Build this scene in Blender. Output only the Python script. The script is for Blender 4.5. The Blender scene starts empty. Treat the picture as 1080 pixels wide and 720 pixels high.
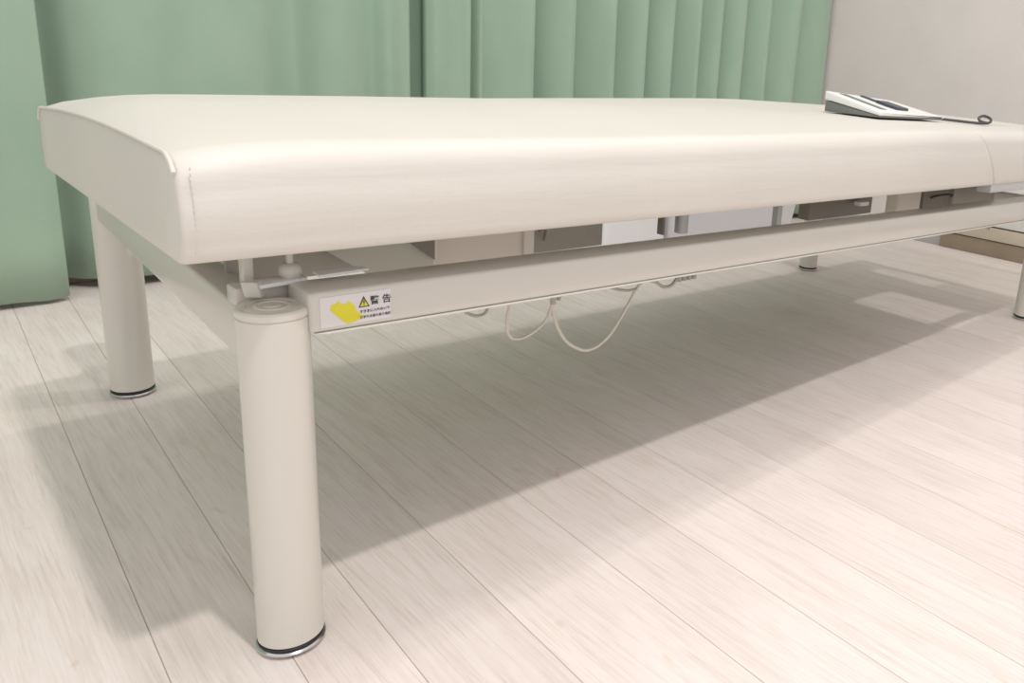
import bpy, bmesh, math, random
from mathutils import Vector, Matrix
random.seed(7)
SC = bpy.context.scene
COL = SC.collection
PI = math.pi

# ------------------------------------------------------------ materials
def new_mat(name):
    m = bpy.data.materials.new(name); m.use_nodes = True
    nt = m.node_tree; b = nt.nodes['Principled BSDF']
    return m, nt, b
def mat(name, rgb, rough=.5, metal=0., coat=0., bump=0., bscale=200., spec=.5, var=0.):
    m, nt, b = new_mat(name)
    b.inputs['Base Color'].default_value = (*rgb, 1)
    b.inputs['Roughness'].default_value = rough
    b.inputs['Metallic'].default_value = metal
    b.inputs['Specular IOR Level'].default_value = spec
    b.inputs['Coat Weight'].default_value = coat
    b.inputs['Coat Roughness'].default_value = .12
    tc = nt.nodes.new('ShaderNodeTexCoord')
    if bump:
        n = nt.nodes.new('ShaderNodeTexNoise'); n.inputs['Scale'].default_value = bscale
        n.inputs['Detail'].default_value = 4
        nt.links.new(tc.outputs['Object'], n.inputs['Vector'])
        bp = nt.nodes.new('ShaderNodeBump'); bp.inputs['Strength'].default_value = bump
        bp.inputs['Distance'].default_value = .001
        nt.links.new(n.outputs['Fac'], bp.inputs['Height']); nt.links.new(bp.outputs['Normal'], b.inputs['Normal'])
    if var:
        n = nt.nodes.new('ShaderNodeTexNoise'); n.inputs['Scale'].default_value = 6; n.inputs['Detail'].default_value = 5
        nt.links.new(tc.outputs['Object'], n.inputs['Vector'])
        r = nt.nodes.new('ShaderNodeValToRGB')
        r.color_ramp.elements[0].position = .3; r.color_ramp.elements[1].position = .7
        r.color_ramp.elements[0].color = (*[c*(1-var) for c in rgb], 1)
        r.color_ramp.elements[1].color = (*[min(1, c*(1+var)) for c in rgb], 1)
        nt.links.new(n.outputs['Fac'], r.inputs['Fac']); nt.links.new(r.outputs['Color'], b.inputs['Base Color'])
    return m

M = {}
M['enamel'] = mat('cream_enamel', (.66, .635, .575), .28, coat=.35, bump=.05, bscale=60)
M['frame'] = mat('frame_enamel', (.62, .59, .54), .30, coat=.3, bump=.05, bscale=60)
M['chrome'] = mat('chrome', (.62, .62, .63), .16, metal=1)
M['rubber'] = mat('black_rubber', (.012, .010, .012), .5)
M['wall'] = mat('wall_paper', (.74, .69, .665), .85, bump=.25, bscale=260, var=.03)
M['white_board'] = mat('white_board', (.80, .79, .77), .5, bump=.05)
M['greybase'] = mat('grey_baseboard', (.43, .41, .41), .6, bump=.05)
M['brown'] = mat('brown_wood', (.31, .245, .18), .5, bump=.2, bscale=90, var=.12)
M['tan'] = mat('tan_wood', (.60, .53, .43), .5, bump=.2, bscale=90, var=.06)
M['darkgap'] = mat('dark_groove', (.06, .05, .045), .7)
M['grey_panel'] = mat('grey_panel', (.36, .34, .30), .6, bump=.1)
M['dark_panel'] = mat('dark_panel', (.22, .20, .17), .6, bump=.1)
M['sage_panel'] = mat('sage_panel', (.50, .50, .44), .5, bump=.1)
M['beige_panel'] = mat('beige_panel', (.66, .62, .55), .5, bump=.1)
M['white_plastic'] = mat('white_plastic', (.83, .83, .85), .35, bump=.03)
M['steel'] = mat('grey_steel', (.46, .48, .48), .4, metal=.4)
M['cable'] = mat('white_cable', (.74, .70, .62), .45)
M['clip'] = mat('grey_cable', (.50, .47, .42), .45)
M['label'] = mat('label_white', (.70, .67, .68), .35)
M['yellow'] = mat('label_yellow', (.72, .66, .03), .5, var=.15)
M['black'] = mat('label_black', (.04, .035, .04), .5)
M['dev_white'] = mat('device_white', (.80, .80, .78), .4, bump=.03)
M['dev_grey'] = mat('device_grey', (.17, .18, .175), .5, bump=.05)
M['dev_dark'] = mat('device_dark', (.05, .06, .085), .4)
M['cord'] = mat('dark_cord', (.075, .075, .08), .45)
M['seam'] = mat('seam_thread', (.66, .60, .53), .7)

def vinyl():
    m, nt, b = new_mat('ivory_vinyl')
    tc = nt.nodes.new('ShaderNodeTexCoord')
    b.inputs['Roughness'].default_value = .5
    b.inputs['Coat Weight'].default_value = .06; b.inputs['Coat Roughness'].default_value = .35
    n1 = nt.nodes.new('ShaderNodeTexNoise'); n1.inputs['Scale'].default_value = 5; n1.inputs['Detail'].default_value = 3
    r = nt.nodes.new('ShaderNodeValToRGB'); r.color_ramp.elements[0].position = .3; r.color_ramp.elements[1].position = .7
    r.color_ramp.elements[0].color = (.665, .635, .585, 1); r.color_ramp.elements[1].color = (.70, .665, .615, 1)
    nt.links.new(tc.outputs['Object'], n1.inputs['Vector']); nt.links.new(n1.outputs['Fac'], r.inputs['Fac'])
    nt.links.new(r.outputs['Color'], b.inputs['Base Color'])
    # fine leather grain + long shallow horizontal creases
    g = nt.nodes.new('ShaderNodeTexNoise'); g.inputs['Scale'].default_value = 420; g.inputs['Detail'].default_value = 3
    nt.links.new(tc.outputs['Object'], g.inputs['Vector'])
    mp = nt.nodes.new('ShaderNodeMapping'); mp.inputs['Scale'].default_value = (7, 16, 70)
    nt.links.new(tc.outputs['Object'], mp.inputs['Vector'])
    c = nt.nodes.new('ShaderNodeTexNoise'); c.inputs['Scale'].default_value = 1; c.inputs['Detail'].default_value = 6
    c.inputs['Distortion'].default_value = .4
    nt.links.new(mp.outputs['Vector'], c.inputs['Vector'])
    b1 = nt.nodes.new('ShaderNodeBump'); b1.inputs['Strength'].default_value = .25; b1.inputs['Distance'].default_value = .0005
    b2 = nt.nodes.new('ShaderNodeBump'); b2.inputs['Strength'].default_value = .35; b2.inputs['Distance'].default_value = .0022
    nt.links.new(g.outputs['Fac'], b1.inputs['Height']); nt.links.new(c.outputs['Fac'], b2.inputs['Height'])
    nt.links.new(b1.outputs['Normal'], b2.inputs['Normal']); nt.links.new(b2.outputs['Normal'], b.inputs['Normal'])
    return m
M['vinyl'] = vinyl()

def curtain_mat(name, dark, light):
    m, nt, b = new_mat(name)
    tc = nt.nodes.new('ShaderNodeTexCoord')
    b.inputs['Roughness'].default_value = .85
    b.inputs['Sheen Weight'].default_value = .25; b.inputs['Sheen Roughness'].default_value = .5
    mp = nt.nodes.new('ShaderNodeMapping'); mp.inputs['Scale'].default_value = (9, 9, 5)
    nt.links.new(tc.outputs['Object'], mp.inputs['Vector'])
    n = nt.nodes.new('ShaderNodeTexNoise'); n.inputs['Scale'].default_value = 1; n.inputs['Detail'].default_value = 6
    nt.links.new(mp.outputs['Vector'], n.inputs['Vector'])
    r = nt.nodes.new('ShaderNodeValToRGB'); r.color_ramp.elements[0].position = .3; r.color_ramp.elements[1].position = .7
    r.color_ramp.elements[0].color = (*dark, 1); r.color_ramp.elements[1].color = (*light, 1)
    nt.links.new(n.outputs['Fac'], r.inputs['Fac']); nt.links.new(r.outputs['Color'], b.inputs['Base Color'])
    w = nt.nodes.new('ShaderNodeTexNoise'); w.inputs['Scale'].default_value = 900
    nt.links.new(tc.outputs['Object'], w.inputs['Vector'])
    bp = nt.nodes.new('ShaderNodeBump'); bp.inputs['Strength'].default_value = .2; bp.inputs['Distance'].default_value = .0006
    nt.links.new(w.outputs['Fac'], bp.inputs['Height']); nt.links.new(bp.outputs['Normal'], b.inputs['Normal'])
    return m
M['curtain'] = curtain_mat('sage_curtain', (.305, .430, .325), (.345, .470, .360))

def floor_mat():
    m, nt, b = new_mat('whitewashed_planks')
    L = nt.links
    tc = nt.nodes.new('ShaderNodeTexCoord')
    at = nt.nodes.new('ShaderNodeAttribute'); at.attribute_name = 'plank'
    off = nt.nodes.new('ShaderNodeVectorMath'); off.operation = 'MULTIPLY_ADD'
    cmb = nt.nodes.new('ShaderNodeCombineXYZ')
    L.new(at.outputs['Fac'], cmb.inputs['Y']); L.new(at.outputs['Fac'], cmb.inputs['Z'])
    off.inputs[1].default_value = (1, 1, 1)
    sc = nt.nodes.new('ShaderNodeVectorMath'); sc.operation = 'SCALE'; sc.inputs['Scale'].default_value = 13.7
    L.new(cmb.outputs[0], sc.inputs[0])
    L.new(tc.outputs['Object'], off.inputs[0]); L.new(sc.outputs[0], off.inputs[2])
    def nz(scale, detail, dist=0., rough=.6):
        mp = nt.nodes.new('ShaderNodeMapping'); mp.inputs['Scale'].default_value = scale
        L.new(off.outputs[0], mp.inputs['Vector'])
        n = nt.nodes.new('ShaderNodeTexNoise'); n.inputs['Scale'].default_value = 1
        n.inputs['Detail'].default_value = detail; n.inputs['Distortion'].default_value = dist
        n.inputs['Roughness'].default_value = rough
        L.new(mp.outputs['Vector'], n.inputs['Vector']); return n
    fine = nz((420, 13, 1), 5, .35, .65)
    mid = nz((110, 6, 1), 4, .8)
    blot = nz((11, 3.5, 1), 3, .6)
    knot = nz((26, 15, 1), 2, .8)
    def ramp(src, stops):
        r = nt.nodes.new('ShaderNodeValToRGB'); e = r.color_ramp.elements
        e[0].position, e[0].color = stops[0][0], (*stops[0][1], 1)
        e[1].position, e[1].color = stops[-1][0], (*stops[-1][1], 1)
        for p, c in stops[1:-1]:
            x = e.new(p); x.color = (*c, 1)
        L.new(src, r.inputs['Fac']); return r
    base = ramp(blot.outputs['Fac'], [(.3, (.785, .705, .665)), (.55, (.83, .755, .72)), (.75, (.85, .78, .755))])
    f = ramp(fine.outputs['Fac'], [(.30, (.86, .835, .81)), (.47, (.965, .955, .95)), (.62, (1, 1, 1))])
    g = ramp(mid.outputs['Fac'], [(.34, (.925, .91, .895)), (.5, (1, 1, 1))])
    k = ramp(knot.outputs['Fac'], [(.70, (1, 1, 1)), (.80, (.93, .84, .74))])
    def mul(a, c):
        x = nt.nodes.new('ShaderNodeMix'); x.data_type = 'RGBA'; x.blend_type = 'MULTIPLY'; x.inputs[0].default_value = 1
        L.new(a, x.inputs[6]); L.new(c, x.inputs[7]); return x.outputs[2]
    c = mul(mul(mul(base.outputs[0], f.outputs[0]), g.outputs[0]), k.outputs[0])
    tone = nt.nodes.new('ShaderNodeMapRange'); tone.inputs[3].default_value = .965; tone.inputs[4].default_value = 1.03
    L.new(at.outputs['Fac'], tone.inputs[0])
    s2 = nt.nodes.new('ShaderNodeVectorMath'); s2.operation = 'SCALE'
    L.new(c, s2.inputs[0]); L.new(tone.outputs[0], s2.inputs['Scale'])
    L.new(s2.outputs[0], b.inputs['Base Color'])
    b.inputs['Roughness'].default_value = .48
    b.inputs['Specular IOR Level'].default_value = .35
    bp = nt.nodes.new('ShaderNodeBump'); bp.inputs['Strength'].default_value = .25; bp.inputs['Distance'].default_value = .0006
    L.new(fine.outputs['Fac'], bp.inputs['Height']); L.new(bp.outputs['Normal'], b.inputs['Normal'])
    return m
M['floor'] = floor_mat()
M['groove'] = mat('plank_groove', (.60, .50, .42), .8)

# ------------------------------------------------------------ mesh helpers
def obj(name, bm, m, parent=None, smooth=True, angle=35):
    me = bpy.data.meshes.new(name)
    bmesh.ops.recalc_face_normals(bm, faces=bm.faces)
    for f in bm.faces: f.smooth = smooth
    bm.to_mesh(me); bm.free()
    ms = m if isinstance(m, (list, tuple)) else [m]
    for x in ms: me.materials.append(x)
    if smooth:
        me.set_sharp_from_angle(angle=math.radians(angle))
    o = bpy.data.objects.new(name, me); COL.objects.link(o)
    if parent: o.parent = parent
    return o
def empty(name, loc=(0, 0, 0)):
    o = bpy.data.objects.new(name, None); o.location = loc; o.empty_display_size = .05; COL.objects.link(o); return o
def tag(o, label, cat, group=None):
    o['label'] = label; o['category'] = cat
    if group: o['group'] = group
    return o
def struct(name, bm, m, **k):
    o = obj(name, bm, m, **k); o['kind'] = 'structure'; return o
def add_box(bm, a, b, bev=0., seg=2):
    c = [(a[i]+b[i])/2 for i in range(3)]; s = [abs(b[i]-a[i]) for i in range(3)]
    g = bmesh.ops.create_cube(bm, size=1, matrix=Matrix.Translation(c) @ Matrix.Diagonal((*s, 1)))
    if bev:
        vs = set(g['verts']); es = [e for e in bm.edges if e.verts[0] in vs and e.verts[1] in vs]
        bmesh.ops.bevel(bm, geom=es, offset=bev, segments=seg, affect='EDGES', profile=.5)
    return bm
def box(a, b, bev=0., seg=2): return add_box(bmesh.new(), a, b, bev, seg)
def hexa(pts, bev=0., seg=2, bm=None):
    """eight corner points: bottom loop 0-3, top loop 4-7"""
    bm = bm or bmesh.new(); v = [bm.verts.new(p) for p in pts]
    fs = [(0, 3, 2, 1), (4, 5, 6, 7), (0, 1, 5, 4), (1, 2, 6, 5), (2, 3, 7, 6), (3, 0, 4, 7)]
    F = [bm.faces.new([v[i] for i in f]) for f in fs]
    if bev:
        es = list({e for f in F for e in f.edges})
        bmesh.ops.bevel(bm, geom=es, offset=bev, segments=seg, affect='EDGES', profile=.5)
    return bm
def lathe(prof, n=64, c=(0, 0, 0), bm=None):
    bm = bm or bmesh.new(); rings = []
    for r, z in prof:
        if r < 1e-6: rings.append([bm.verts.new((c[0], c[1], c[2]+z))])
        else: rings.append([bm.verts.new((c[0]+r*math.cos(2*PI*i/n), c[1]+r*math.sin(2*PI*i/n), c[2]+z)) for i in range(n)])
    for A, B in zip(rings, rings[1:]):
        for i in range(n):
            j = (i+1) % n
            if len(A) == 1 and len(B) == 1: continue
            if len(A) == 1: bm.faces.new((A[0], B[i], B[j]))
            elif len(B) == 1: bm.faces.new((A[i], B[0], A[j]))
            else: bm.faces.new((A[i], B[i], B[j], A[j]))
    return bm
def catmull(P, n=8):
    P = [Vector(p) for p in P]; out = []
    for i in range(len(P)-1):
        p0 = P[max(0, i-1)]; p1 = P[i]; p2 = P[i+1]; p3 = P[min(len(P)-1, i+2)]
        for k in range(n):
            t = k/n
            out.append(.5*((2*p1)+(-p0+p2)*t+(2*p0-5*p1+4*p2-p3)*t*t+(-p0+3*p1-3*p2+p3)*t**3))
    out.append(P[-1]); return out
def tube(path, r, n=10, bm=None):
    bm = bm or bmesh.new(); path = [Vector(p) for p in path]
    t = (path[1]-path[0]).normalized(); u = t.orthogonal().normalized(); prev = None; rings = []
    for i, p in enumerate(path):
        t = (path[min(i+1, len(path)-1)]-path[max(i-1, 0)]).normalized()
        u = (u-t*u.dot(t)).normalized(); w = t.cross(u)
        rings.append([bm.verts.new(p+r*(u*math.cos(2*PI*k/n)+w*math.sin(2*PI*k/n))) for k in range(n)])
    for A, B in zip(rings, rings[1:]):
        for k in range(n): bm.faces.new((A[k], A[(k+1) % n], B[(k+1) % n], B[k]))
    bm.faces.new(rings[0][::-1]); bm.faces.new(rings[-1]); return bm
def lerp(xs, ys, x):
    if x <= xs[0]: return ys[0]
    for i in range(len(xs)-1):
        if x <= xs[i+1]:
            t = (x-xs[i])/(xs[i+1]-xs[i]); return ys[i]+(ys[i+1]-ys[i])*t
    return ys[-1]

# ------------------------------------------------------------ the room
XW = 2.45      # end wall
YW = 1.36      # wall behind the curtains
def floor():
    bm = bmesh.new(); lay = None
    seams = [-.09, -.007, .068, .168, .291, .394, .501, .625]
    while seams[-1] < XW+.3: seams.append(seams[-1]+random.uniform(.1, .122))
    while seams[0] > -2.6: seams.insert(0, seams[0]-random.uniform(.1, .12))
    lay = bm.faces.layers.float.new('plank')
    k = .0416; y0, y1 = -2.2, 1.6; g = .00045
    X = lambda s, y: s+k*y
    for i in range(len(seams)-1):
        a, b = seams[i], seams[i+1]
        f = bm.faces.new([bm.verts.new((X(a+g, y0), y0, 0)), bm.verts.new((X(b-g, y0), y0, 0)), bm.verts.new((X(b-g, y1), y1, 0)), bm.verts.new((X(a+g, y1), y1, 0))])
        f[lay] = random.random()
        # shallow V groove between the planks
        c = b
        l0 = bm.verts.new((X(c-g, y0), y0, 0)); l1 = bm.verts.new((X(c-g, y1), y1, 0))
        m0 = bm.verts.new((X(c, y0), y0, -.0008)); m1 = bm.verts.new((X(c, y1), y1, -.0008))
        r0 = bm.verts.new((X(c+g, y0), y0, 0)); r1 = bm.verts.new((X(c+g, y1), y1, 0))
        for q in ((l0, m0, m1, l1), (m0, r0, r1, m1)):
            ff = bm.faces.new(q); ff.material_index = 1
    me = bpy.data.meshes.new('floor'); bm.to_mesh(me); bm.free()
    me.materials.append(M['floor']); me.materials.append(M['groove'])
    for p in me.polygons:
        if p.normal.z < 0: p.flip()
    o = bpy.data.objects.new('floor', me); COL.objects.link(o); o['kind'] = 'structure'
floor()
struct('wall_back', box((-2.5, YW, 0), (XW+.1, YW+.1, 2.5)), M['wall'], smooth=False)
struct('wall_right', box((XW, -2.2, .0), (XW+.1, YW, 2.5)), M['wall'], smooth=False)
struct('baseboard_back', box((-2.5, YW-.012, 0), (XW, YW, .06), .002), M['brown'])
struct('baseboard_right', box((XW-.010, .585, 0), (XW, YW-.012, .05), .002), M['greybase'])
# stepped wooden sill at the foot of the end wall
tr = empty('trim_1', (XW, 0, 0)); tr['kind'] = 'structure'
obj('plinth', box((-.018, -1.5, 0), (0, .583, .055), .0015), M['brown'], tr)
obj('shadow_joint', box((-.016, -1.5, .055), (0, .583, .0585)), M['darkgap'], tr, smooth=False)
obj('board', box((-.022, -1.5, .0585), (0, .583, .103), .0015), M['tan'], tr)
obj('shadow_joint', box((-.014, -1.5, .103), (0, .583, .108)), M['darkgap'], tr, smooth=False)
obj('upper_board', box((-.024, -1.5, .108), (0, .583, .30), .002), M['white_board'], tr)

# ------------------------------------------------------------ curtains
def curtain(name, pts, z0, z1, label, spread=0.0, seg=6, sway=.0):
    path = catmull([(x, y, 0) for x, y in pts], seg)
    bm = bmesh.new(); NZ = 24; cols = []
    for i, p in enumerate(path):
        c = []
        for j in range(NZ+1):
            t = j/NZ; z = z0+(z1-z0)*t
            dx = sway*math.sin(i*.9+t*3.0)*(1-t)
            dy = .004*math.sin(i*.35+t*5)
            c.append(bm.verts.new((p.x+dx, p.y+dy, z+.002*math.sin(i*.5)*(1-t))))
        cols.append(c)
    for A, B in zip(cols, cols[1:]):
        for j in range(NZ): bm.faces.new((A[j], B[j], B[j+1], A[j+1]))
    o = obj(name, bm, M['curtain'], angle=180)
    s = o.modifiers.new('thickness', 'SOLIDIFY'); s.thickness = .0022; s.offset = 0
    tag(o, label, 'curtain', None)
    return o
left = [(-2.3, 1.20), (-2.18, 1.225), (-2.05, 1.19), (-1.92, 1.23), (-1.8, 1.19), (-1.68, 1.225), (-1.55, 1.19), (-1.42, 1.225), (-1.3, 1.20), (-1.2, 1.19), (-1.08, 1.23), (-.97, 1.185), (-.85, 1.225), (-.72, 1.19), (-.6, 1.23), (-.48, 1.19), (-.36, 1.225), (-.25, 1.2), (-.15, 1.215), (-.08, 1.20), (-.01, 1.213), (.03, 1.215), (.045, 1.222), (.04, 1.24)]
curtain('curtain', left, .010, 2.42, 'flat sage green curtain panel at far left with the lowest hem')
mid = [(-0.02, 1.2734), (0.05, 1.3184), (0.1, 1.2914), (0.16, 1.268), (0.24, 1.2752), (0.3, 1.268), (0.36, 1.25), (0.42, 1.2608), (0.47, 1.2968), (0.51, 1.3004), (0.545, 1.2644), (0.59, 1.25), (0.64, 1.2608), (0.67, 1.2734), (0.7, 1.25), (0.735, 1.262), (0.757, 1.268), (0.768, 1.29), (0.775, 1.325), (0.8, 1.343), (0.85, 1.346)]
curtain('curtain', mid, .022, 2.42, 'smooth wide sage green curtain behind the foot end of the bed, with shallow folds')
edges = [.922, .967, 1.109, 1.247, 1.389, 1.507, 1.622, 1.733, 1.833, 1.947, 2.064, 2.225]
yl = lambda x: 1.300-.11*(x-.85)/1.6
right = [(.85, 1.332), (.828, 1.325), (.815, 1.30), (.812, 1.278), (.828, 1.266), (.87, 1.272)]
for i, e in enumerate(edges):
    nx = edges[i+1] if i+1 < len(edges) else e+.05
    w = e-(edges[i-1] if i else .81)
    d = min(.044, .36*w); y0 = yl(e)
    right += [(e-.22*w, y0-d*.80), (e-.03*w, y0-d*.9), (e+.010, y0-d*.3), (e+.006, y0+d*.75)]
    if nx-e > .08: right.append((e+.28*(nx-e), y0+d*.60))
right += [(2.33, 1.185), (2.40, 1.165), (2.425, 1.17), (2.43, 1.20)]
curtain('curtain', right, .022, 2.42, 'sage green curtain in many deep pleats behind the bed, ending at the pale wall', sway=.0015)

# ------------------------------------------------------------ treatment bed
bed = tag(empty('treatment_bed', (0, 0, 0)), 'ivory vinyl padded treatment bed on four thick round cream metal legs', 'treatment bed')
R = .0265
def leg(x, y, ztop):
    bm = lathe([(0, .0095), (R-.002, .0095), (R, .0110), (R, ztop-.0085), (R-.0009, ztop-.0078)], 72)
    o = obj('leg', bm, M['enamel'], bed); o.location = (x, y, 0)
    # levelling foot: black ring above a chrome disc
    obj('foot_ring', lathe([(0, .0060), (R-.0003, .0060), (R+.0002, .0068), (R+.0002, .0090), (R-.0006, .0096), (0, .0096)], 72), M['rubber'], o)
    obj('foot_disc', lathe([(0, 0), (R-.003, 0), (R-.0008, .0012), (R+.0012, .0035), (R+.0012, .0048), (R-.0004, .0060), (0, .0060)], 72), M['chrome'], o)
    cap = lathe([(R-.0012, ztop-.0085), (R-.0006, ztop-.0072), (R+.0002, ztop-.0066), (R+.0002, ztop-.0020), (R-.0012, ztop-.0004), (R-.004, ztop), (R-.0075, ztop),
                 (R-.0085, ztop-.0007), (R-.0125, ztop-.0007), (R-.0135, ztop+.0004), (R-.0152, ztop+.0004), (R-.0160, ztop-.0004), (.0065, ztop-.0004), (.0055, ztop+.0005), (0, ztop+.0005)], 72)
    obj('leg_cap', cap, M['enamel'], o)
    return o
leg(0, 0, .315); leg(.028, .676, .33); leg(1.655, .618, .31); leg(1.738, 0, .315)

# side rails (rounded rectangular tube), slightly lower at the head end
def rail(name, a, b, za, zb, h, w, label=None):
    """beam whose outer lower edge runs a->b in plan; w = inward width vector"""
    wx, wy = w
    p = [(a[0], a[1], za), (b[0], b[1], zb), (b[0]+wx, b[1]+wy, zb), (a[0]+wx, a[1]+wy, za)]
    h2 = h if label is None else label
    q = [(x, y, z+(h if i in (0, 3) else h2)) for i, (x, y, z) in enumerate(p)]
    return obj(name, hexa(p+q, .0035, 3), M['frame'], bed)
rail('side_rail', (.020, -.020), (1.735, -.020), .2915, .268, .0345, (0, .045), .046)
rail('side_rail', (.03, .52), (1.70, .52), .262, .262, .0405, (0, .034))
rail('end_rail', (-.020, .018), (.006, .662), .2655, .262, .0455, (.030, 0))
rail('end_rail', (1.725, .02), (1.665, .60), .262, .262, .0455, (.034, 0))
# added pale strip that stands in for the highlight along the rail's lower edge
hb = hexa([(.032, -.0206, .2893), (1.70, -.0206, .2660), (1.70, -.006, .2660), (.024, -.006, .2893), (.024, -.0206, .2915), (1.70, -.0206, .2685), (1.70, -.006, .2685), (.024, -.006, .2915)], .0006, 1)
obj('rail_highlight', hb, M['enamel'], bed)

# ---- cushion
XS = [-.07, -.045, 0, .3, .56, 1.09, 1.9]
ZE = [.4405, .4460, .4500, .4535, .4575, .4700, .467]
DD = [.006, .014, .0145, .017, .013, .003, .006]
FD = [.014, .010, .008, .003, -.003, -.006, -.006]
RR = [0, 0, 0, 0, .002, .007, .007]
YN, YF = -.05, .512
def soft(xs, ys, x):
    w = min(.16, max(.004, (x+.045)*.5)); n = 8
    return sum(lerp(xs, ys, x+w*k/n) for k in range(-n, n+1))/(2*n+1)
def prof(x, inset=0.):
    """closed (y,z) loop of the cushion at station x, starting bottom front, going up the front"""
    ze = soft(XS, ZE, x); dd = soft(XS, DD, x); fd = soft(XS, FD, x); rr = soft(XS, RR, x); zb = .365
    fl = .53; pts = []
    yn, yf = YN+inset, YF-inset
    rb, rt = .012, .026
    zbf = zb-.008
    # front bottom corner
    for k in range(7):
        a = -PI/2-PI/2*k/6; pts.append((yn+rb+rb*math.cos(a), zb+rb+rb*math.sin(a)))
    # front face, with a slight bulge
    for k in range(1, 8):
        t = k/8; z = zb+rb+(ze-rt-zb-rb)*t; pts.append((yn-.0035*math.sin(PI*t), z))
    for k in range(9):
        a = PI-PI/2*k/8; pts.append((yn+rt+rt*math.cos(a), ze-rt+rt*math.sin(a)))
    for k in range(1, 16):
        t = k/16; y = yn+rt+(yf-yn-2*rt)*t
        pts.append((y, ze-fd*t+dd*math.sin(t*PI)+rr*max(0, (t-.5)/.5)**2))
    zf = ze-fd+rr
    for k in range(9):
        a = PI/2-PI/2*k/8; pts.append((yf-rt+rt*math.cos(a), zf-rt+rt*math.sin(a)))
    for k in range(1, 6):
        t = k/6; pts.append((yf+.003*math.sin(PI*t), zf-rt+(zbf+rb-zf+rt)*t))
    for k in range(7):
        a = -PI/2*k/6; pts.append((yf-rb+rb*math.cos(a), zbf+rb+rb*math.sin(a)))
    for k in range(1, 10):
        t = k/10; pts.append((yf-rb+(yn+rb-yf+rb)*t, zbf+(zb-zbf)*t))
    return pts
def cushion(name, xa, xb, slant_a=0., slant_b=0., skew=0.):
    bm = bmesh.new(); rings = []
    N = max(10, int((xb-xa)/.02))
    ins = [(.0035, 0), (.0012, .0012), (0, .0035)]
    st = [(xa+d, i) for i, d in ins]+[(xa+(xb-xa)*k/N, 0) for k in range(1, N)]+[(xb-d, i) for i, d in ins[::-1]]
    for x, i in st:
        t = (x-xa)/(xb-xa); P = prof(x, i); ring = []
        for y, z in P:
            zz = z
            if i: zz = .365+(z-.365)*(1-i/.09)+i*.4
            u = (z-.365)/.09
            dx = (1-t)**8*slant_a*u + (t**8)*slant_b*u + (1-t)**6*skew*(y-YN)
            ring.append(bm.verts.new((x+dx, y, zz)))
        rings.append(ring)
    n = len(rings[0])
    for A, B in zip(rings, rings[1:]):
        for k in range(n): bm.faces.new((A[k], A[(k+1) % n], B[(k+1) % n], B[k]))
    # end faces: fan of quads to a slightly bulged centre loop
    for ring, s in ((rings[0], -1), (rings[-1], 1)):
        c = sum((v.co for v in ring), Vector())/n; prev = ring
        for f, bl in ((.85, .0012), (.5, .0022), (.15, .0026)):
            nr = [bm.verts.new(c+(v.co-c)*f+Vector((s*bl, 0, 0))) for v in ring]
            for k in range(n): bm.faces.new((prev[k], prev[(k+1) % n], nr[(k+1) % n], nr[k]))
            prev = nr
        bm.faces.new(prev)
    return obj(name, bm, M['vinyl'], bed, angle=60)
SK = .0155
main = cushion('cushion', -.07, 1.287, slant_b=-.085, skew=SK)
head = cushion('head_cushion', 1.289, 1.86, slant_a=-.085)
# unseen breathing hole, added through head cushion and board to light a floor patch
def cut(o, a, b, bev):
    c = obj('cutter', box(a, b, bev, 4), M['vinyl'])
    m = o.modifiers.new('hole', 'BOOLEAN'); m.object = c; m.solver = 'EXACT'
    bpy.context.view_layer.update()
    me = bpy.data.meshes.new_from_object(o.evaluated_get(bpy.context.evaluated_depsgraph_get()))
    o.modifiers.clear(); o.data = me; bpy.data.objects.remove(c)
cut(head, (1.478, .078, .30), (1.645, .310, .55), .012)
# piping along the top edge of the end face and down its near corner
P = prof(-.07)
pip = [(-.0705+SK*(y-YN), y, z) for y, z in P[14:-18]]
near = [p for p in P[5:23+0]]
path = [(-.0703+SK*(y-YN), y-.0004, z+.0004) for y, z in P[17:45]]
obj('piping', tube(path, .0016, 8), M['vinyl'], main)
# row of stitches on the front face beside the corner
bm = bmesh.new()
for k in range(15):
    z = .374+k*.0041
    t = (z-.377)/(.42-.377); y = YN-.0035*math.sin(PI*max(0, min(1, t)))-.0002
    add_box(bm, (-.0622, y-.0003, z), (-.0615, y+.0004, z+.0022))
obj('stitching', bm, M['seam'], main)
# base board under the cushions
obj('base_board', box((-.03, .01, .3565), (1.83, .49, .3655), .002), M['grey_panel'], bed)
cut([o for o in bed.children if o.name == 'base_board'][0], (1.478, .078, .30), (1.645, .310, .55), .012)

obj('corner_block', box((-.018, .0272, .295), (.03, .050, .3245), .003), M['frame'], bed)
# ---- corner bracket, post and roller under the near corner
obj('support_post', box((-.009, .034, .318), (-.001, .046, .3565), .0015), M['frame'], bed)
br = hexa([(-.004, .015, .3245), (.036, .022, .3245), (.036, .040, .3245), (-.004, .040, .3245),
           (-.004, .015, .3280), (.036, .022, .3280), (.036, .040, .3280), (-.004, .040, .3280)], .0008, 2)
o = obj('bracket', br, M['white_plastic'], bed)
obj('bracket_tab', hexa([(-.014, .020, .318), (-.004, .012, .318), (.002, .018, .318), (-.008, .026, .318),
                         (-.016, .022, .331), (-.006, .014, .331), (-.002, .018, .331), (-.012, .026, .331)], .0015, 2), M['frame'], bed)
kb = lathe([(0, 0), (.0065, 0), (.0085, .002), (.0092, .0055), (.0085, .0095), (.006, .0122), (.003, .013), (.0028, .018), (.0028, .026), (0, .026)], 40)
k = obj('adjusting_knob', kb, M['enamel'], bed); k.location = (.0255, .031, .3275)
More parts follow.
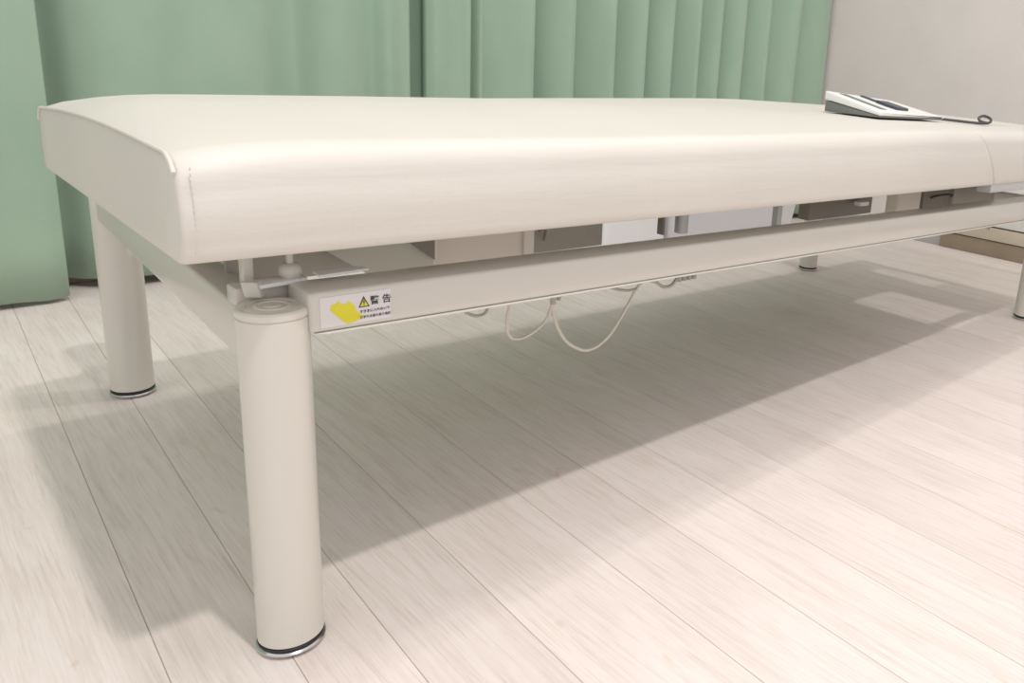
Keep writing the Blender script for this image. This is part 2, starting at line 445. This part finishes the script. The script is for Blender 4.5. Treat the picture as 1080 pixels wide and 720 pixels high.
# ---- machinery seen through the slot
obj('tray_side', box((.006, .13, .298), (.200, .138, .3565), .001), M['grey_panel'], bed)
q = [(.062, .3446), (.126, .299), (.192, .294), (.192, .3565), (.047, .3565)]
bm = bmesh.new(); f = bm.faces.new([bm.verts.new((x, .10, z)) for x, z in q])
r = bmesh.ops.extrude_face_region(bm, geom=[f]); bmesh.ops.translate(bm, verts=[e for e in r['geom'] if isinstance(e, bmesh.types.BMVert)], vec=(0, .004, 0))
obj('cross_panel', bm, M['sage_panel'], bed, smooth=False)
obj('cross_brace', hexa([(.160, .092, .334), (.190, .092, .310), (.190, .097, .310), (.160, .097, .334), (.160, .092, .350), (.190, .092, .3565), (.190, .097, .3565), (.160, .097, .350)], .0006, 1), M['dark_panel'], bed)
obj('white_strip', hexa([(.040, .006, .331), (.083, .010, .331), (.080, .022, .331), (.040, .022, .331), (.040, .006, .333), (.083, .010, .333), (.080, .022, .333), (.040, .022, .333)], .0004, 1), M['white_plastic'], bed)
mh = obj('motor_housing', box((.243, .20, .235), (.388, .46, .352), .004), M['beige_panel'], bed)
obj('housing_flange', box((.238, .196, .235), (.250, .205, .352), .001), M['frame'], mh)
obj('housing_flange', box((.372, .196, .235), (.388, .205, .352), .001), M['frame'], mh)
obj('under_panel', box((.43, .40, .215), (.678, .415, .352), .002), M['grey_panel'], bed)
obj('cable_hook', tube(catmull([(.545, .392, .238), (.5455, .388, .252), (.541, .384, .259), (.534, .384, .259), (.531, .386, .255)], 6), .0022, 8), M['dark_panel'], bed)
obj('strut', box((.985, .245, .240), (.999, .259, .352), .001), M['steel'], bed)
obj('roller_tube', lathe([(0, 0), (.012, 0), (.012, .10), (0, .10)], 28), M['steel'], bed).location = (.765, .29, .252)
obj('roller_bracket', box((.715, .285, .252), (.720, .30, .352), .001), M['dark_panel'], bed)
obj('rear_panel', box((1.17, .30, .240), (1.43, .33, .285), .003), M['dark_panel'], bed)
obj('head_motor', box((1.285, .095, .285), (1.405, .122, .3565), .004), M['dark_panel'], bed)
obj('motor_handle', tube(catmull([(1.30, .088, .318), (1.305, .082, .322), (1.35, .082, .3235), (1.39, .082, .321), (1.395, .088, .317)], 6), .0022, 8), M['rubber'], bed)
obj('head_beam', box((1.175, .095, .285), (1.272, .122, .3565), .003), M['beige_panel'], bed)
obj('head_box', box((1.415, .090, .29), (1.640, .122, .3565), .003), M['grey_panel'], bed)
obj('head_bracket', hexa([(1.42, .012, .334), (1.72, .012, .334), (1.72, .045, .334), (1.42, .045, .334), (1.42, .012, .3525), (1.72, .012, .3525), (1.72, .045, .3525), (1.42, .045, .3525)], .003, 2), M['white_plastic'], bed)
obj('small_latch', box((1.33, .27, .267), (1.365, .29, .277), .002), M['white_plastic'], bed)

# ---- cables hanging under the near rail
Y = .12
def cab(name, pts, r, m, parent=bed): return obj(name, tube(catmull(pts, 8), r, 8), m, parent)
CP = lambda L: L
cables = []
def unproj(u, v, y):
    d = FW+RT*(u-PX)/F_-UP*(v-PY)/F_; t = (y-CAM.y)/d.y; return CAM+d*t
# camera numbers (fitted once to the photograph)
CAM = Vector((-.2158, -.6571, .5201)); yaw, pitch, roll = -.8574, .2477, .0873
F_, PX, PY = 820.4752, 758.1112, 292.3794
FW = Vector((-math.sin(yaw)*math.cos(pitch), math.cos(yaw)*math.cos(pitch), -math.sin(pitch)))
RT = FW.cross(Vector((0, 0, 1))).normalized(); UP = RT.cross(FW)
RT, UP = RT*math.cos(roll)+UP*math.sin(roll), UP*math.cos(roll)-RT*math.sin(roll)
cab('cable', [(.326, .15, .262), (.324, .15, .243), (.321, .15, .225), (.3175, .15, .208), (.318, .15, .193), (.323, .15, .182), (.333, .15, .177), (.348, .15, .178), (.366, .15, .186), (.378, .15, .196), (.386, .15, .216), (.387, .15, .235)], .0019, M['cable'])
cab('cable', [(.386, .15, .262), (.386, .15, .240), (.3865, .15, .219), (.389, .15, .201), (.397, .15, .180), (.411, .15, .159), (.430, .15, .145), (.447, .15, .138), (.467, .15, .140), (.489, .15, .153), (.505, .15, .171), (.522, .15, .194), (.537, .15, .216), (.551, .15, .225)], .0023, M['cable'])
cab('cable', [(.551, .15, .225), (.571, .15, .221), (.591, .15, .210), (.608, .15, .210), (.619, .15, .219), (.631, .15, .225), (.655, .15, .232)], .0026, M['clip'])
cab('cable', [(.470, .15, .245), (.482, .15, .227), (.497, .15, .220), (.519, .15, .2145), (.537, .15, .2145)], .0022, M['clip'])
cab('cable', [(.234, .12, .262), (.240, .12, .240), (.247, .12, .233), (.258, .12, .229), (.268, .12, .231), (.272, .12, .240), (.278, .12, .262)], .0019, M['clip'])
bm = bmesh.new()
for i, x in enumerate((.622, .633, .644, .655)):
    tube([(x, .149, .214), (x+.004, .151, .232)], .0042, 8, bm)
obj('cable_connector', bm, M['clip'], bed)
bm = tube([(.386, .148, .216), (.386, .148, .250)], .0038, 8); tube([(.396, .150, .219), (.404, .150, .250)], .0028, 8, bm)
obj('cable_connector', bm, M['clip'], bed)
obj('hook', tube(catmull([(1.415, .01, .277), (1.415, .006, .262), (1.421, .004, .255), (1.430, .006, .256), (1.434, .01, .264), (1.434, .01, .276)], 6), .0022, 8), M['clip'], bed)

# ---- warning label on the near rail
LX0, LX1, LZ0, LZ1, LY = .0285, .0875, .2955, .3212, -.0203
lab = obj('warning_label', box((LX0, LY-.0003, LZ0), (LX1, LY+.0003, LZ1)), M['label'], bed, smooth=False)
def lab_pt(u, v): return (LX0+(LX1-LX0)*u, LZ1-(LZ1-LZ0)*v)
def plate(name, uv, m, dy=.0004, parent=lab, holes=None):
    bm = bmesh.new(); vs = [bm.verts.new((lab_pt(u, v)[0], LY-dy, lab_pt(u, v)[1])) for u, v in uv]
    f = bm.faces.new(vs); r = bmesh.ops.extrude_face_region(bm, geom=[f])
    bmesh.ops.translate(bm, verts=[e for e in r['geom'] if isinstance(e, bmesh.types.BMVert)], vec=(0, -.00012, 0))
    bmesh.ops.triangulate(bm, faces=bm.faces)
    return obj(name, bm, m, parent, smooth=False)
plate('yellow_mark', [(.13, .44), (.16, .26), (.20, .28), (.24, .18), (.29, .28), (.35, .33), (.385, .22), (.43, .30), (.475, .42), (.49, .60), (.56, .74), (.60, .84), (.53, .90), (.45, .96), (.37, 1.0), (.31, .90), (.24, .72), (.16, .52)], M['yellow'])
plate('warning_triangle', [(.60, .12), (.525, .50), (.685, .50)], M['black'], .00045)
plate('triangle_fill', [(.602, .22), (.548, .465), (.662, .465)], M['yellow'], .0006)
plate('exclamation_mark', [(.592, .27), (.614, .27), (.608, .40), (.598, .40)], M['black'], .0008)
plate('exclamation_dot', [(.595, .425), (.611, .425), (.611, .45), (.595, .45)], M['black'], .0008)
def text(name, body, u, v, size, bold=0.):
    cu = bpy.data.curves.new(name, 'FONT'); cu.body = body; cu.size = size; cu.offset = bold; cu.extrude = .00006
    cu.materials.append(M['black'])
    tmp = bpy.data.objects.new('tmp', cu); COL.objects.link(tmp); bpy.context.view_layer.update()
    me = bpy.data.meshes.new_from_object(tmp.evaluated_get(bpy.context.evaluated_depsgraph_get())); bpy.data.objects.remove(tmp)
    o = bpy.data.objects.new(name, me); COL.objects.link(o); o.parent = lab
    x, z = lab_pt(u, v); o.location = (x, LY-.0005, z); o.rotation_euler = (PI/2, 0, 0); return o
text('heading_text', '警 告', .69, .43, .0082, .00012)
text('small_text', 'すきまに入れないで', .54, .69, .0029, .00005)
text('small_text', '挟まれる恐れ有り危険', .54, .88, .0027, .00005)

# ------------------------------------------------------------ control unit lying on the bed
unit = tag(empty('control_unit', (1.085, .108, .4772)), 'small white wedge-shaped control unit with grey base lying on the ivory bed top', 'control unit')
P1 = Vector((0, 0, 0)); a = Vector((.0, .125, 0)); b = Vector((.25, 0, 0))
up = lambda p, z: (p.x, p.y, z)
base = [up(P1, .0), up(P1+b, .0), up(P1+a+b, .002), up(P1+a, .001)]
obj('base', hexa(base+[up(P1, .003), up(P1+b, .004), up(P1+a+b, .019), up(P1+a, .022)], .0008, 2), M['dev_grey'], unit)
e = .002
na, nb = a.normalized()*e, b.normalized()*e
sh = [up(P1-na-nb, .003), up(P1+b-na+nb, .004), up(P1+a+b+na+nb, .020), up(P1+a+na-nb, .024),
      up(P1-na-nb, .011), up(P1+b-na+nb, .007), up(P1+a+b+na+nb, .031), up(P1+a+na-nb, .0405)]
shell = obj('shell', hexa(sh, .0025, 3), M['dev_white'], unit)
def topz(s, t):  # s along b, t along a
    return (.011*(1-s)+.007*s)*(1-t)+(.0405*(1-s)+.031*s)*t
def on_top(name, s0, s1, t0, t1, h, m):
    q = []
    for s, t in ((s0, t0), (s1, t0), (s1, t1), (s0, t1)):
        p = P1+b*s+a*t; q.append((p.x, p.y, topz(s, t)))
    return obj(name, hexa([(x, y, z-.001) for x, y, z in q]+[(x, y, z+h) for x, y, z in q], .0004, 1), m, unit)
on_top('display', .12, .22, .15, .92, .0006, M['dev_grey'])
on_top('handset_switch', .42, .60, .2, .6, .0050, M['dev_dark'])
on_top('key_row', .45, .52, .55, .95, .0022, M['dev_dark'])
tip = P1+b+a*.1
obj('cord_boot', tube([(tip.x-.004, tip.y, .0045), (tip.x+.022, tip.y-.003, .0045)], .003, 10), M['dev_white'], unit)
cp = [(1.355, .118, .4795), (1.385, .106, .4785), (1.43, .086, .477), (1.46, .070, .477), (1.48, .064, .4805), (1.487, .068, .488), (1.475, .078, .4925), (1.460, .082, .488), (1.455, .075, .481), (1.467, .062, .478)]
obj('cord', tube(catmull([Vector(p)-unit.location for p in cp], 8), .0030, 10), M['cord'], unit)

# ------------------------------------------------------------ things on the floor behind the bed
case = tag(empty('storage_case', (1.24, 1.02, 0)), 'bright white plastic case on the floor behind the bed, seen through the slot', 'case')
obj('case_body', box((-.115, -.10, 0), (.115, .10, .165), .014, 4), M['white_plastic'], case)
obj('case_lid', box((-.12, -.105, .166), (.12, .105, .19), .010, 3), M['white_plastic'], case)
tub = tag(empty('storage_bin', (1.70, 1.04, 0)), 'long pale grey plastic bin on the floor behind the bed, right of the case', 'bin')
obj('bin_body', hexa([(-.30, -.09, 0), (.30, -.09, 0), (.30, .09, 0), (-.30, .09, 0), (-.32, -.105, .17), (.32, -.105, .17), (.32, .105, .17), (-.32, .105, .17)], .010, 3), mat('pale_plastic', (.66, .67, .70), .35, bump=.05), tub)
obj('bin_rim', box((-.33, -.115, .165), (.33, .115, .178), .005, 2), M['white_plastic'], tub)

# ------------------------------------------------------------ light
def lamp(name, loc, size, power, color=(1, .95, .915), size_y=None, rot=(0, 0, 0), spread=None):
    l = bpy.data.lights.new(name, 'AREA'); l.energy = power; l.color = color
    l.shape = 'RECTANGLE' if size_y else 'DISK'; l.size = size
    if size_y: l.size_y = size_y
    o = bpy.data.objects.new(name, l); o.location = loc; o.rotation_euler = rot; COL.objects.link(o); return o
lamp('ceiling_lamp_near', (.10, -.80, 2.4), .10, 23)
lamp('ceiling_lamp_mid', (.12, -.02, 2.4), .10, 5)
lamp('ceiling_lamp_far', (1.55, .12, 2.4), .09, 10)
w = bpy.data.worlds.new('world'); SC.world = w; w.use_nodes = True
bg = w.node_tree.nodes['Background']; bg.inputs[0].default_value = (1, .975, .96, 1); bg.inputs[1].default_value = .90

# ------------------------------------------------------------ camera
cd = bpy.data.cameras.new('camera'); cam = bpy.data.objects.new('camera', cd); COL.objects.link(cam)
cd.sensor_width = 36; cd.sensor_fit = 'HORIZONTAL'; cd.lens = F_*36/1080
cd.shift_x = (540-PX)/1080; cd.shift_y = -(360-PY)/1080
cd.clip_start = .02
mw = Matrix((RT, UP, -FW)).transposed().to_4x4(); mw.translation = CAM
cam.matrix_world = mw
SC.camera = cam
vs = SC.view_settings; vs.view_transform = 'Standard'; vs.look = 'None'; vs.exposure = 0; vs.gamma = 1; vs.use_curve_mapping = False
